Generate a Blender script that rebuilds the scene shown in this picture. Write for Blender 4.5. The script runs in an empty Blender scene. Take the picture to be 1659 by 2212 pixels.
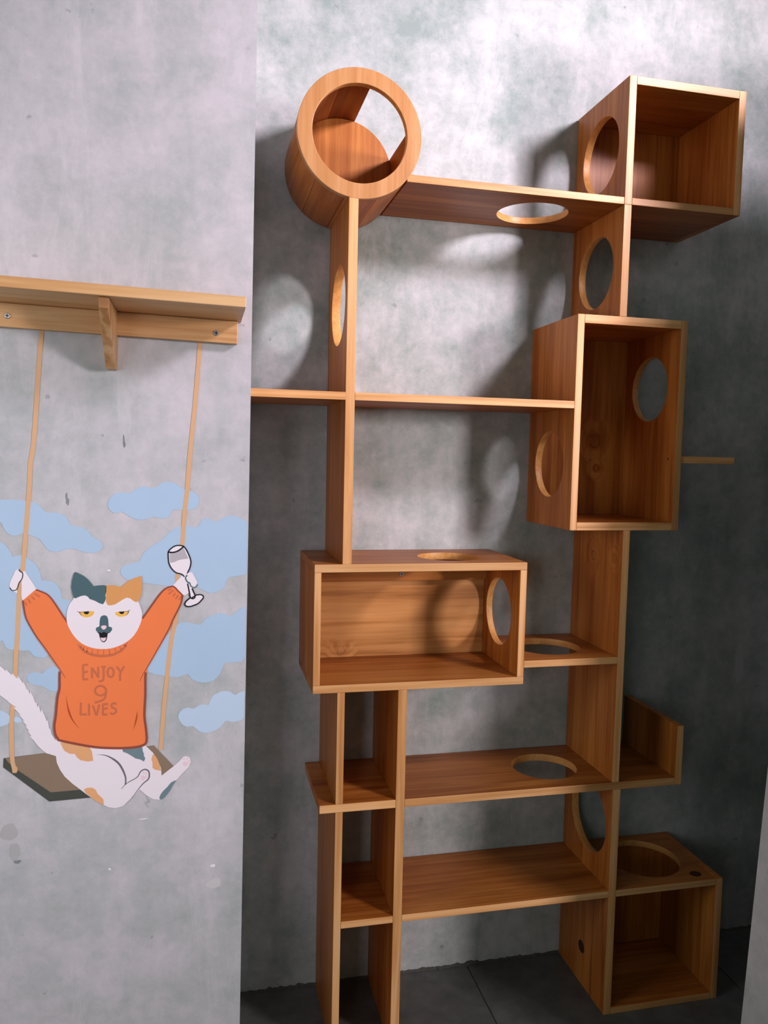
import bpy, bmesh, math, random
from mathutils import Matrix, Vector
from mathutils.geometry import tessellate_polygon

scene = bpy.context.scene
COL = scene.collection

# ---------------------------------------------------------------- camera
cd = bpy.data.cameras.new('camera')
cd.sensor_fit = 'HORIZONTAL'
cd.sensor_width = 36.0
cd.lens = 36.0 * 1702.399 / 1659.0
cd.clip_start = 0.02
cam = bpy.data.objects.new('camera', cd)
COL.objects.link(cam)
cam.matrix_world = Matrix([[0.9739882, -0.0047889, -0.2265481, -0.257996], [-0.2255078, 0.0774993, -0.971154, -1.9899028], [0.022208, 0.9969809, 0.0744034, 1.6331568], [0.0, 0.0, 0.0, 1.0]])
scene.camera = cam

# ---------------------------------------------------------------- world and lights
world = bpy.data.worlds.new('world')
scene.world = world
world.use_nodes = True
bg = world.node_tree.nodes['Background']
bg.inputs['Color'].default_value = (0.60, 1.0, 0.80, 1)
bg.inputs['Strength'].default_value = 0.078


def area(name, loc, target, size, power, color, size_y=None, spread=180):
    l = bpy.data.lights.new(name, 'AREA')
    l.energy = power
    l.color = color
    l.shape = 'RECTANGLE'
    l.size = size
    l.spread = math.radians(spread)
    l.size_y = size_y or size
    o = bpy.data.objects.new(name, l)
    COL.objects.link(o)
    o.location = loc
    o.rotation_euler = (Vector(target) - Vector(loc)).to_track_quat('-Z', 'Y').to_euler()
    return o


# strong light from a small high window close by on the right
area('window_light_high', (1.80, -1.60, 3.20), (0.35, 0.2, 2.58), 0.42, 19, (1.0, 0.84, 0.965), 0.42, 76)
# weaker daylight from a lower window further off on the right
area('window_light_right', (3.6, -4.0, 2.15), (0.3, 0.1, 1.3), 0.70, 180, (1.0, 0.865, 0.90), 0.70)
# soft daylight from the open left side of the room, grazing the walls
area('window_light_left', (-2.3, -1.15, 1.9), (0.0, -0.15, 1.75), 1.0, 11, (0.98, 0.97, 1.0), 1.8, 130)
# narrow fill lamp added at the front left to brighten the painted wall
area('fill_light_front', (-1.3, -2.7, 1.5), (-0.62, -0.15, 1.05), 0.8, 2.6, (1.0, 0.94, 1.0), 0.8, 62)

vs = scene.view_settings
vs.view_transform = 'Standard'
vs.look = 'None'
vs.exposure = 0.0
vs.gamma = 1.0
vs.use_curve_mapping = False
scene.cycles.max_bounces = 8
scene.cycles.diffuse_bounces = 5


# ---------------------------------------------------------------- helpers
def lin(r, g, b):
    f = lambda c: c / 12.92 if c <= 0.04045 else ((c + 0.055) / 1.055) ** 2.4
    return (f(r / 255), f(g / 255), f(b / 255), 1)


class NT:
    """a tiny node builder"""
    def __init__(self, name):
        self.m = bpy.data.materials.new(name)
        self.m.use_nodes = True
        self.t = self.m.node_tree
        self.b = self.t.nodes['Principled BSDF']

    def n(self, kind, **kw):
        nd = self.t.nodes.new(kind)
        for k, v in kw.items():
            if k.startswith('i_'):
                key = k[2:]
                nd.inputs[int(key) if key.isdigit() else key.replace('_', ' ')].default_value = v
            else:
                setattr(nd, k, v)
        return nd

    def l(self, a, ao, b, bi):
        self.t.links.new(a.outputs[ao], b.inputs[bi])

    def math(self, op, a, b=None, clamp=False):
        nd = self.t.nodes.new('ShaderNodeMath')
        nd.operation = op
        nd.use_clamp = clamp
        for i, v in enumerate((a, b)):
            if v is None:
                continue
            if isinstance(v, (int, float)):
                nd.inputs[i].default_value = v
            else:
                self.t.links.new(v, nd.inputs[i])
        return nd.outputs[0]

    def ramp(self, fac, stops, interp='LINEAR'):
        nd = self.t.nodes.new('ShaderNodeValToRGB')
        nd.color_ramp.interpolation = interp
        e = nd.color_ramp.elements
        while len(e) < len(stops):
            e.new(0.5)
        for i, (p, c) in enumerate(stops):
            e[i].position = p
            e[i].color = c if len(c) == 4 else (*c, 1)
        self.t.links.new(fac, nd.inputs[0])
        return nd.outputs[0]

    def mix(self, fac, a, b, blend='MIX'):
        nd = self.t.nodes.new('ShaderNodeMix')
        nd.data_type = 'RGBA'
        nd.blend_type = blend
        for i, v in ((0, fac), (6, a), (7, b)):
            if isinstance(v, (int, float)):
                nd.inputs[i].default_value = v
            elif isinstance(v, tuple):
                nd.inputs[i].default_value = v
            else:
                self.t.links.new(v, nd.inputs[i])
        return nd.outputs[2]


def noise(t, vec, scale, detail=4, rough=0.55, dist=0.0):
    nd = t.n('ShaderNodeTexNoise', i_Scale=scale, i_Detail=detail, i_Roughness=rough, i_Distortion=dist)
    t.t.links.new(vec, nd.inputs['Vector'])
    return nd.outputs['Fac']


def plaster(name, lo, hi, seed, rough=0.75, contrast=1.0):
    t = NT(name)
    tc = t.n('ShaderNodeTexCoord')
    mp = t.n('ShaderNodeMapping')
    mp.inputs['Location'].default_value = (seed, seed * 0.37, seed * 1.7)
    t.l(tc, 'Object', mp, 'Vector')
    v = mp.outputs[0]
    mps = t.n('ShaderNodeMapping')
    mps.inputs['Scale'].default_value = (1.0, 1.0, 0.22)
    t.t.links.new(v, mps.inputs['Vector'])
    big = noise(t, v, 3.0, 7, 0.66, 0.25)
    mid = noise(t, v, 9.5, 8, 0.70, 0.25)
    fine = noise(t, v, 34, 8, 0.78, 0.15)
    streak = noise(t, mps.outputs[0], 13, 5, 0.6, 0.3)
    f = t.math('ADD', t.math('MULTIPLY', big, 0.46), t.math('MULTIPLY', mid, 0.40))
    f = t.math('ADD', f, t.math('MULTIPLY', fine, 0.30))
    f = t.math('ADD', f, t.math('MULTIPLY', streak, 0.24))
    w = 0.17 / contrast
    base = t.ramp(f, [(0.70 - w, lo), (0.70, tuple((a + b) / 2 for a, b in zip(lo, hi))), (0.70 + w, hi)])
    # pale trowel smears and tiny dark pits
    smear = t.ramp(noise(t, mps.outputs[0], 7.0, 9, 0.75, 0.5), [(0.56, (0, 0, 0)), (0.68, (1, 1, 1))])
    c = t.mix(t.math('MULTIPLY', smear, 0.30), base, tuple(min(1, x * 1.22) for x in hi) + (1,))
    pit = t.ramp(noise(t, v, 26, 3, 0.5, 0.0), [(0.235, (1, 1, 1)), (0.27, (0, 0, 0))])
    c = t.mix(t.math('MULTIPLY', pit, 0.45), c, tuple(x * 0.55 for x in lo) + (1,))
    t.t.links.new(c, t.b.inputs['Base Color'])
    t.b.inputs['Roughness'].default_value = rough
    t.b.inputs['Specular IOR Level'].default_value = 0.25
    bp = t.n('ShaderNodeBump', i_Strength=0.12, i_Distance=0.004)
    t.t.links.new(f, bp.inputs['Height'])
    t.l(bp, 0, t.b, 'Normal')
    return t.m


def wood(name, axis, dark, mid, light, knots=(), ring=0.0, seed=0.0, rough=0.42):
    """honey-stained wood whose grain runs along axis (0, 1, 2); knots: (centre, radius)"""
    t = NT(name)
    tc = t.n('ShaderNodeTexCoord')
    oi = t.n('ShaderNodeObjectInfo')
    off = t.n('ShaderNodeVectorMath', operation='SCALE')
    off.inputs[0].default_value = (7.3, 11.1, 5.7)
    t.l(oi, 'Random', off, 'Scale')
    add = t.n('ShaderNodeVectorMath', operation='ADD')
    t.l(tc, 'Object', add, 0)
    t.l(off, 0, add, 1)
    v = add.outputs[0]
    kmask = None
    if knots:
        # bend the grain around each knot
        for (kx, ky, kz), r in knots:
            d = t.n('ShaderNodeVectorMath', operation='DISTANCE')
            t.l(tc, 'Object', d, 0)
            d.inputs[1].default_value = (kx, ky, kz)
            g = t.ramp(t.math('DIVIDE', d.outputs['Value'], r * 4.0), [(0.0, (1, 1, 1)), (1.0, (0, 0, 0))], 'EASE')
            kmask = g if kmask is None else t.math('MAXIMUM', kmask, g)
    sc = [26.0, 26.0, 26.0]
    sc[axis] = 1.3
    mp = t.n('ShaderNodeMapping')
    mp.inputs['Scale'].default_value = sc
    mp.inputs['Location'].default_value = (seed, seed, seed)
    t.t.links.new(v, mp.inputs['Vector'])
    if kmask is not None:
        sh = t.n('ShaderNodeVectorMath', operation='SCALE')
        sh.inputs[0].default_value = (0.9, 0.9, 0.9)
        t.t.links.new(kmask, sh.inputs['Scale'])
        a2 = t.n('ShaderNodeVectorMath', operation='ADD')
        t.l(mp, 0, a2, 0)
        t.l(sh, 0, a2, 1)
        gv = a2.outputs[0]
    else:
        gv = mp.outputs[0]
    sc2 = [120.0, 120.0, 120.0]
    sc2[axis] = 4.0
    mp2 = t.n('ShaderNodeMapping')
    mp2.inputs['Scale'].default_value = sc2
    t.t.links.new(v, mp2.inputs['Vector'])
    sc3 = [7.0, 7.0, 7.0]
    sc3[axis] = 1.1
    mp3 = t.n('ShaderNodeMapping')
    mp3.inputs['Scale'].default_value = sc3
    t.t.links.new(v, mp3.inputs['Vector'])
    g1 = noise(t, gv, 1.0, 5, 0.6, 1.1)
    g2 = noise(t, mp2.outputs[0], 1.0, 3, 0.6, 0.2)
    g3 = noise(t, mp3.outputs[0], 1.0, 3, 0.5, 0.6)
    # growth rings: sine bands along a slowly drifting field
    rg = t.math('SINE', t.math('MULTIPLY', noise(t, gv, 0.33, 2, 0.45, 0.5), 44.0))
    rg = t.math('ADD', t.math('MULTIPLY', rg, 0.5), 0.5)
    f = t.math('ADD', t.math('MULTIPLY', g1, 0.46), t.math('MULTIPLY', g2, 0.26))
    f = t.math('ADD', f, t.math('MULTIPLY', g3, 0.44))
    f = t.math('ADD', f, t.math('MULTIPLY', t.math('SUBTRACT', rg, 0.5), 0.035 + ring))
    c = t.ramp(f, [(0.40, dark), (0.55, mid), (0.70, light)])
    # board-to-board variation
    hv = t.n('ShaderNodeHueSaturation')
    t.t.links.new(t.math('ADD', t.math('MULTIPLY', oi.outputs['Random'], 0.22), 0.89), hv.inputs['Value'])
    t.t.links.new(c, hv.inputs['Color'])
    c = hv.outputs[0]
    for (kx, ky, kz), r in knots:
        d = t.n('ShaderNodeVectorMath', operation='DISTANCE')
        wob = t.n('ShaderNodeTexNoise', i_Scale=45.0, i_Detail=4.0)
        t.l(tc, 'Object', wob, 'Vector')
        wv = t.n('ShaderNodeVectorMath', operation='SCALE')
        wv.inputs['Scale'].default_value = r * 1.6
        t.l(wob, 'Color', wv, 0)
        wa = t.n('ShaderNodeVectorMath', operation='ADD')
        t.l(tc, 'Object', wa, 0)
        t.l(wv, 0, wa, 1)
        t.l(wa, 0, d, 0)
        d.inputs[1].default_value = (kx + r * 0.8, ky + r * 0.8, kz + r * 0.8)
        q = t.math('DIVIDE', d.outputs['Value'], r)
        rim = t.ramp(q, [(0.0, (0.25, 0.25, 0.25)), (0.35, (0.0, 0.0, 0.0)), (0.7, (0.1, 0.1, 0.1)), (0.88, (0.75, 0.75, 0.75)), (1.0, (0, 0, 0))])
        c = t.mix(t.math('MULTIPLY', rim, 0.8), c, tuple(x * 0.55 for x in dark[:3]) + (1,))
    t.t.links.new(c, t.b.inputs['Base Color'])
    t.b.inputs['Roughness'].default_value = rough
    t.b.inputs['Specular IOR Level'].default_value = 0.35
    bp = t.n('ShaderNodeBump', i_Strength=0.10, i_Distance=0.0015)
    t.t.links.new(f, bp.inputs['Height'])
    t.l(bp, 0, t.b, 'Normal')
    return t.m


def plain(name, col, rough=0.6, metal=0.0, mottled=0.0):
    t = NT(name)
    tc = t.n('ShaderNodeTexCoord')
    f = noise(t, tc.outputs['Object'], 9.0, 5, 0.6, 0.4)
    k = mottled
    c = t.mix(f, tuple(x * (1 - k) for x in col[:3]) + (1,), tuple(min(1, x * (1 + k)) for x in col[:3]) + (1,))
    t.t.links.new(c, t.b.inputs['Base Color'])
    t.b.inputs['Roughness'].default_value = rough
    t.b.inputs['Metallic'].default_value = metal
    t.b.inputs['Specular IOR Level'].default_value = 0.25
    return t.m


WD, WM, WL = (0.19, 0.048, 0.006), (0.365, 0.113, 0.017), (0.52, 0.20, 0.042)
W = [wood('wood_grain_x', 0, WD, WM, WL), wood('wood_grain_y', 1, WD, WM, WL), wood('wood_grain_z', 2, WD, WM, WL)]
W_RING = [wood('wood_ringed_x', 0, WD, WM, WL, ring=0.16), None, wood('wood_ringed_z', 2, WD, WM, WL, ring=0.10)]
EDGE = [wood('wood_edge_x', 0, (0.47, 0.20, 0.058), (0.65, 0.325, 0.118), (0.78, 0.45, 0.20), ring=0.10),
        wood('wood_edge_y', 1, (0.47, 0.20, 0.058), (0.65, 0.325, 0.118), (0.78, 0.45, 0.20)),
        wood('wood_edge_z', 2, (0.47, 0.20, 0.058), (0.65, 0.325, 0.118), (0.78, 0.45, 0.20), ring=0.10)]
RIM = wood('wood_hole_rim', 1, (0.50, 0.215, 0.052), (0.66, 0.31, 0.085), (0.78, 0.42, 0.14))
PLASTER_BACK = plaster('cement_plaster_back', (0.255, 0.325, 0.30), (0.555, 0.575, 0.575), 3.1, 0.75, 1.25)
PLASTER_LEFT = plaster('cement_plaster_left', (0.35, 0.39, 0.39), (0.57, 0.55, 0.585), 9.4, 0.75, 1.2)
PLASTER_RIGHT = plaster('cement_plaster_right', (0.50, 0.51, 0.52), (0.80, 0.79, 0.80), 17.2)
STEEL = plain('screw_steel', (0.62, 0.60, 0.58, 1), 0.35, 0.9)
DARK = plain('dark_recess', (0.02, 0.018, 0.016, 1), 0.8)


def link(name, mesh, mats, parent=None, smooth=False):
    o = bpy.data.objects.new(name, mesh)
    for m in (mats if isinstance(mats, (list, tuple)) else [mats]):
        mesh.materials.append(m)
    COL.objects.link(o)
    o.parent = parent
    if smooth:
        for p in mesh.polygons:
            p.use_smooth = True
    return o


def empty(name, parent=None, loc=(0, 0, 0), **props):
    o = bpy.data.objects.new(name, None)
    o.empty_display_size = 0.1
    COL.objects.link(o)
    o.location = loc
    o.parent = parent
    for k, v in props.items():
        o[k] = v
    return o


def bevel(o, w=0.0013):
    md = o.modifiers.new('bevel', 'BEVEL')
    md.width = w
    md.segments = 2
    md.limit_method = 'ANGLE'
    md.angle_limit = math.radians(50)
    return o


def board(name, x0, x1, y0, y1, z0, z1, axis, parent, hole=None, mat=None, origin=(0, 0, 0), small=()):
    """a board with a front edge material and, if wanted, round holes through its thin direction.
    hole = (u, v, r): for a vertical board (thin in x) u is y, v is z; for a shelf (thin in z) u is x, v is y."""
    lo, hi = (x0, y0, z0), (x1, y1, z1)
    dims = [hi[i] - lo[i] for i in range(3)]
    thin = dims.index(min(dims))
    ua, va = [i for i in range(3) if i != thin]
    holes = ([hole] if hole else []) + list(small)
    loops = [[(lo[ua], lo[va]), (hi[ua], lo[va]), (hi[ua], hi[va]), (lo[ua], hi[va])]]
    for (hu, hv, r) in holes:
        n = 72 if r > 0.05 else 24
        loops.append([(hu + r * math.cos(2 * math.pi * k / n), hv + r * math.sin(2 * math.pi * k / n)) for k in range(n)])
    flat = [p for lp in loops for p in lp]
    tris = tessellate_polygon([[Vector((p[0], p[1], 0)) for p in lp] for lp in loops])
    bm = bmesh.new()

    def mk(val):
        vs_ = []
        for p in flat:
            c = [0, 0, 0]
            c[ua], c[va], c[thin] = p[0], p[1], val
            vs_.append(bm.verts.new([c[i] - origin[i] for i in range(3)]))
        return vs_
    A, B = mk(lo[thin]), mk(hi[thin])
    if holes:
        for t in tris:
            bm.faces.new([A[i] for i in t])
            bm.faces.new([B[i] for i in reversed(t)])
    else:
        bm.faces.new(A[::-1])
        bm.faces.new(B)
    k = 0
    for li, lp in enumerate(loops):
        n = len(lp)
        for i in range(n):
            a, b = k + i, k + (i + 1) % n
            f = bm.faces.new([A[a], A[b], B[b], B[a]])
            if li:
                f.material_index = 2
                f.smooth = True
        k += n
    bmesh.ops.recalc_face_normals(bm, faces=bm.faces)
    bm.normal_update()
    for f in bm.faces:
        if f.material_index == 0 and f.normal.y < -0.9 and thin != 1:
            f.material_index = 1
    me = bpy.data.meshes.new(name)
    bm.to_mesh(me)
    bm.free()
    e_ax = 0 if thin == 2 else 2
    o = link(name, me, [mat or W[axis], EDGE[e_ax], RIM], parent)
    o.location = origin
    return bevel(o)


def prism(name, pts, ax, a0, a1, mats, parent=None):
    """polygon pts (2D, in the two axes other than ax) extruded along ax"""
    ua, va = [i for i in range(3) if i != ax]
    bm = bmesh.new()
    A, B = [], []
    for p in pts:
        for val, L in ((a0, A), (a1, B)):
            c = [0, 0, 0]
            c[ua], c[va], c[ax] = p[0], p[1], val
            L.append(bm.verts.new(c))
    bm.faces.new(A)
    bm.faces.new(B[::-1])
    n = len(pts)
    for i in range(n):
        bm.faces.new([A[i], B[i], B[(i + 1) % n], A[(i + 1) % n]])
    bmesh.ops.recalc_face_normals(bm, faces=bm.faces)
    me = bpy.data.meshes.new(name)
    bm.to_mesh(me)
    bm.free()
    return link(name, me, mats, parent)


def ring_sector(name, cx, cz, r0, r1, a0, a1, y0, y1, mats, parent, n):
    """annular sector in the x-z plane, extruded from y0 to y1; a full turn closes on itself"""
    full = abs(a1 - a0) > 359.9
    bm = bmesh.new()
    rows = []
    for k in range(n if full else n + 1):
        a = math.radians(a0 + (a1 - a0) * k / n)
        c, s = math.cos(a), math.sin(a)
        rows.append([bm.verts.new((cx + r * c, y, cz + r * s)) for r, y in ((r0, y0), (r1, y0), (r1, y1), (r0, y1))])
    m = len(rows)
    for k in range(m if full else m - 1):
        p, q = rows[k], rows[(k + 1) % m]
        for j in range(4):
            f = bm.faces.new([p[j], p[(j + 1) % 4], q[(j + 1) % 4], q[j]])
            f.smooth = j in (1, 3)
            if j == 3 and len(mats) > 1:
                f.material_index = 1
    if not full:
        bm.faces.new(rows[0])
        bm.faces.new(rows[-1][::-1])
    bmesh.ops.recalc_face_normals(bm, faces=bm.faces)
    me = bpy.data.meshes.new(name)
    bm.to_mesh(me)
    bm.free()
    return bevel(link(name, me, mats, parent), 0.001)


def screw(x, y, z, r, parent):
    """round screw head with a cross slot, facing the room"""
    bm = bmesh.new()
    n = 20
    prof = [(r, 0.0), (r, -0.0012), (r * 0.8, -0.0022)]
    rows = [[bm.verts.new((x + q * math.cos(2 * math.pi * k / n), y + d, z + q * math.sin(2 * math.pi * k / n))) for k in range(n)] for q, d in prof]
    for i in range(len(rows) - 1):
        for k in range(n):
            bm.faces.new([rows[i][k], rows[i][(k + 1) % n], rows[i + 1][(k + 1) % n], rows[i + 1][k]])
    bm.faces.new(rows[-1])
    for (w, h) in ((r * 0.62, r * 0.15), (r * 0.15, r * 0.62)):
        q = [bm.verts.new((x + a * w, y - 0.0024, z + b * h)) for a, b in ((-1, -1), (1, -1), (1, 1), (-1, 1))]
        f = bm.faces.new(q)
        f.material_index = 1
    bmesh.ops.recalc_face_normals(bm, faces=bm.faces)
    me = bpy.data.meshes.new('screw')
    bm.to_mesh(me)
    bm.free()
    o = link('screw', me, [STEEL, DARK], parent)
    o['label'] = 'small steel cross-head screw'
    return o


# ---------------------------------------------------------------- the setting
YB = 0.30            # back wall plane
YL = -0.15           # front plane of the painted wall on the left
H = 4.4              # ceiling height


def structure(o):
    o['kind'] = 'structure'
    return o


def box(name, x0, x1, y0, y1, z0, z1, mat, parent=None):
    return prism(name, [(x0, y0), (x1, y0), (x1, y1), (x0, y1)], 2, z0, z1, mat, parent)


structure(box('wall_back', -1.2, 3.2, YB, YB + 0.15, 0, H, PLASTER_BACK))
wall_back = bpy.data.objects['wall_back']
wall_back['label'] = 'mottled grey cement wall behind the wooden cat shelf'
# painted wall: its free edge is a little out of plumb
xt, xb = -0.1412 + (H - 2.6) * 0.0079, -0.1412 - 2.6 * 0.0079
wl = structure(prism('wall_left', [(-3.4, 0), (xb, 0), (xt, H), (-3.4, H)], 1, YL, YB + 0.02, PLASTER_LEFT))
wl['label'] = 'pale grey cement wall with the painted cat'
# short wall on the right whose left end shows at the edge of the picture
YR = -0.50
HR = 2.74
wr = structure(prism('wall_right', [(1.0744, 0), (3.2, 0), (3.2, HR), (1.0744 + 0.0516 * HR, HR)], 1, YR, YR + 0.15, PLASTER_RIGHT))
wr['label'] = 'rough grey plastered wall end at the right edge'
structure(box('light_block_right', 3.2, 3.3, YR, YB + 0.15, 0, H, PLASTER_RIGHT))  # unseen closing wall, added to keep ambient light out of the right side
structure(box('ceiling', -3.4, 3.3, -1.6, YB + 0.15, H, H + 0.1, PLASTER_RIGHT))  # unseen ceiling, added to block ambient light from above

t = NT('floor_tile_grey')
tc = t.n('ShaderNodeTexCoord')
f = noise(t, tc.outputs['Object'], 14, 6, 0.6, 0.2)
t.t.links.new(t.ramp(f, [(0.35, (0.075, 0.08, 0.078)), (0.65, (0.115, 0.12, 0.115))]), t.b.inputs['Base Color'])
t.b.inputs['Roughness'].default_value = 0.42
TILE = t.m
GROUT = plain('floor_grout', (0.03, 0.03, 0.03, 1), 0.9)
floor = structure(box('floor', -3.4, 3.3, -3.2, YB + 0.15, -0.12, -0.010, GROUT))
tile_mesh = None
for i in range(-3, 3):
    for j in range(0, 3):
        xa, ya = 0.581 + i * 0.8, YB - (j + 1) * 0.8
        if xa < -1.9 or xa + 0.8 > 3.1:
            continue
        if tile_mesh is None:
            o = box('tile', 0.0012, 0.7988, 0.0012, 0.7988, -0.0101, 0.0, TILE, floor)
            tile_mesh = o.data
            bevel(o, 0.0015)
        else:
            o = bpy.data.objects.new('tile', tile_mesh)
            COL.objects.link(o)
            o.parent = floor
            bevel(o, 0.0015)
        o.location = (xa, ya, 0)

# ragged dark mortar line where the back wall meets the floor
rnd = random.Random(5)
GRIME = plain('damp_mortar', (0.085, 0.088, 0.08, 1), 0.9, mottled=0.4)
bm = bmesh.new()
prev = None
x = -0.18
while x < 1.7:
    h = 0.004 + 0.004 * rnd.random() + (0.006 * rnd.random() if rnd.random() < 0.15 else 0)
    d = 0.002 + 0.004 * rnd.random()
    row = [bm.verts.new(p) for p in ((x, YB, h), (x, YB - d, h * 0.6), (x, YB - d * 1.6, 0.0))]
    if prev:
        for a in range(2):
            bm.faces.new([prev[a], row[a], row[a + 1], prev[a + 1]])
    prev = row
    x += 0.004 + 0.010 * rnd.random()
bmesh.ops.recalc_face_normals(bm, faces=bm.faces)
me = bpy.data.meshes.new('mortar_line')
bm.to_mesh(me)
bm.free()
link('mortar_line', me, GRIME, wall_back)


def blot(name, x, z, rx, rz, y, mat, parent, seed, n=22, ragged=0.25):
    """an irregular flat mark on a wall"""
    r_ = random.Random(seed)
    ph = [r_.uniform(0, 6.28) for _ in range(4)]
    bm = bmesh.new()
    vs_ = []
    for k in range(n):
        a = 2 * math.pi * k / n
        m = 1 + ragged * (0.5 * math.sin(2 * a + ph[0]) + 0.35 * math.sin(3 * a + ph[1]) + 0.25 * math.sin(5 * a + ph[2]))
        vs_.append(bm.verts.new((x + rx * m * math.cos(a), y, z + rz * m * math.sin(a))))
    f = bm.faces.new(vs_)
    bm.normal_update()
    if f.normal.y > 0:
        f.normal_flip()
    me = bpy.data.meshes.new(name)
    bm.to_mesh(me)
    bm.free()
    return link(name, me, mat, parent)


STAIN = plain('grey_stain', (0.41, 0.415, 0.42, 1), 0.8, mottled=0.08)
SPOT = plain('dark_spot', (0.22, 0.245, 0.245, 1), 0.8, mottled=0.3)
CHIP = plain('white_chip', (0.80, 0.78, 0.80, 1), 0.8)
PATCH = plain('pale_patch', (0.57, 0.565, 0.58, 1), 0.8, mottled=0.08)
yl = YL - 0.0004
for k, (x, z, rx, rz) in enumerate([(-0.671, 0.772, 0.016, 0.021), (-0.660, 0.726, 0.009, 0.022)]):
    blot('stain', x, z, rx, rz, yl - 0.0001 * k, STAIN, wl, 3 + k, 22, 0.2)
blot('dark_spot', -0.654, 0.702, 0.006, 0.005, yl - 0.0003, SPOT, wl, 8, 16, 0.5)
blot('dark_spot', -0.5438, 1.516, 0.003, 0.013, yl, SPOT, wl, 9, 16, 0.7)
blot('dark_spot', -0.4243, 1.645, 0.0025, 0.012, yl, SPOT, wl, 10, 16, 0.6)
blot('white_chip', -0.4575, 1.3584, 0.0035, 0.002, yl, CHIP, wl, 11, 12, 0.4)
blot('white_chip', -0.458, 0.665, 0.003, 0.003, yl, CHIP, wl, 12, 12, 0.4)
blot('white_chip', -0.226, 0.650, 0.0055, 0.0045, yl, CHIP, wl, 13, 14, 0.3)
blot('pale_patch', -0.224, 0.606, 0.017, 0.013, yl, PATCH, wl, 14, 20, 0.25)
blot('white_chip', -0.384, 0.778, 0.011, 0.0012, yl, CHIP, wl, 15, 14, 0.3)
blot('pale_patch', 1.527, 0.946, 0.0165, 0.073, YB - 0.0005, PATCH, wall_back, 16, 24, 0.14)

# ---------------------------------------------------------------- the cat shelf
unit = empty('cat_climbing_shelf', loc=(0, 0, 0),
             label='tall honey-coloured wooden cat climbing shelf with boxes, drum and round holes', category='cat shelf')
Y0, Y1 = 0.0, 0.298
KNOT_B = wood('wood_knotted_back', 2, WD, WM, WL, knots=[((0.945, 0.283, 1.685), 0.022), ((0.955, 0.283, 1.60), 0.012)], ring=0.06)
KNOT_C = wood('wood_knotted_panel', 0, (0.30, 0.115, 0.027), (0.50, 0.215, 0.058), (0.62, 0.30, 0.10), knots=[((0.150, 0.276, 1.046), 0.014)], ring=0.10)
KNOT_R = wood('wood_knotted_post', 2, WD, WM, WL, knots=[((0.8966, 0.166, 1.342), 0.017), ((0.8966, 0.040, 1.348), 0.012)])

# upright posts
board('post', 0.0995, 0.1233, Y0 + 0.0008, Y1, 1.3446, 2.2686, 2, unit, (0.137, 2.025, 0.106))
board('post', 0.8557, 0.8778, Y0, Y1, 2.0208, 2.3201, 2, unit, (0.150, 2.167, 0.102))
board('post', 0.8966, 0.9179, Y0, Y1, 0.7048, 1.432, 2, unit, mat=KNOT_R)
board('post', 0.0921, 0.1123, Y0, Y1, 0.7048, 1.0058, 2, unit)
board('post', 0.0921, 0.1123, Y0, Y1, 0.0, 0.6825, 2, unit)
board('post', 0.2562, 0.2810, Y0, Y1, 0.0, 1.0058, 2, unit)
board('post', 0.9013, 0.9251, Y0, Y1, 0.0, 0.6825, 2, unit, (0.140, 0.545, 0.108))

# shelves
board('shelf', 0.2475, 0.8557, Y0 + 0.0008, Y1, 2.3201, 2.3391, 0, unit, (0.655, 0.155, 0.100))
board('shelf', xb + 0.012, 0.0995, Y0, Y1, 1.7661, 1.7864, 0, unit)
board('shelf', 0.1233, 0.7323, Y0, Y1, 1.7661, 1.7864, 0, unit)
board('shelf', 0.6117, 0.8966, Y0, Y1, 1.0518, 1.0713, 0, unit, (0.745, 0.150, 0.100))
s = board('shelf', 0.0497, 0.2562, Y0, Y1, 0.6825, 0.7048, 0, unit)
board('shelf', 0.2810, 1.1000, Y0, Y1, 0.6825, 0.7048, 0, unit, (0.752, 0.147, 0.096))
board('end_panel', 1.1000, 1.1207, Y0, Y1, 0.6825, 0.8589, 2, unit)
board('shelf', 0.1123, 0.2562, Y0, Y1, 0.3597, 0.3794, 0, unit)
board('shelf', 0.2810, 0.9013, Y0, Y1, 0.3597, 0.3794, 0, unit)
board('perch', 1.0676, 1.243, Y0 + 0.004, Y1, 1.6235, 1.6430, 0, unit)

# square box at the top right
b = empty('cubby_box', unit, label='square open box at the top with a round side hole')
board('side_panel', 0.8557, 0.8778, Y0, Y1, 2.3201, 2.6573, 2, b, (0.148, 2.497, 0.104))
board('side_panel', 1.1929, 1.2146, Y0, Y1, 2.3201, 2.6573, 2, b)
board('top_panel', 0.8778, 1.1929, Y0, Y1, 2.6356, 2.6573, 0, b)
board('bottom_panel', 0.8778, 1.1929, Y0, Y1, 2.3201, 2.3391, 0, b)
board('back_panel', 0.8778, 1.1929, 0.282, Y1, 2.3391, 2.6356, 2, b)

# upright box
b = empty('cubby_box', unit, label='tall upright box with a round hole in each side')
board('side_panel', 0.7323, 0.7530, Y0, Y1, 1.432, 2.0208, 2, b, (0.150, 1.612, 0.095))
board('side_panel', 1.0479, 1.0676, Y0, Y1, 1.432, 2.0208, 2, b, (0.150, 1.840, 0.095))
board('top_panel', 0.7530, 1.0479, Y0, Y1, 1.9971, 2.0208, 0, b)
board('bottom_panel', 0.7530, 1.0479, Y0, Y1, 1.432, 1.4544, 0, b)
board('back_panel', 0.7530, 1.0479, 0.2828, Y1, 1.4544, 1.9971, 2, b, mat=KNOT_B)
pl = bpy.data.meshes.new('screw_hole')
bm = bmesh.new()
bmesh.ops.create_circle(bm, cap_ends=True, radius=0.0032, segments=14,
                        matrix=Matrix.Translation((1.0476, 0.0354, 1.635)) @ Matrix.Rotation(math.radians(-90), 4, 'Y'))
bm.to_mesh(pl)
bm.free()
link('screw_hole', pl, DARK, b)

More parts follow.
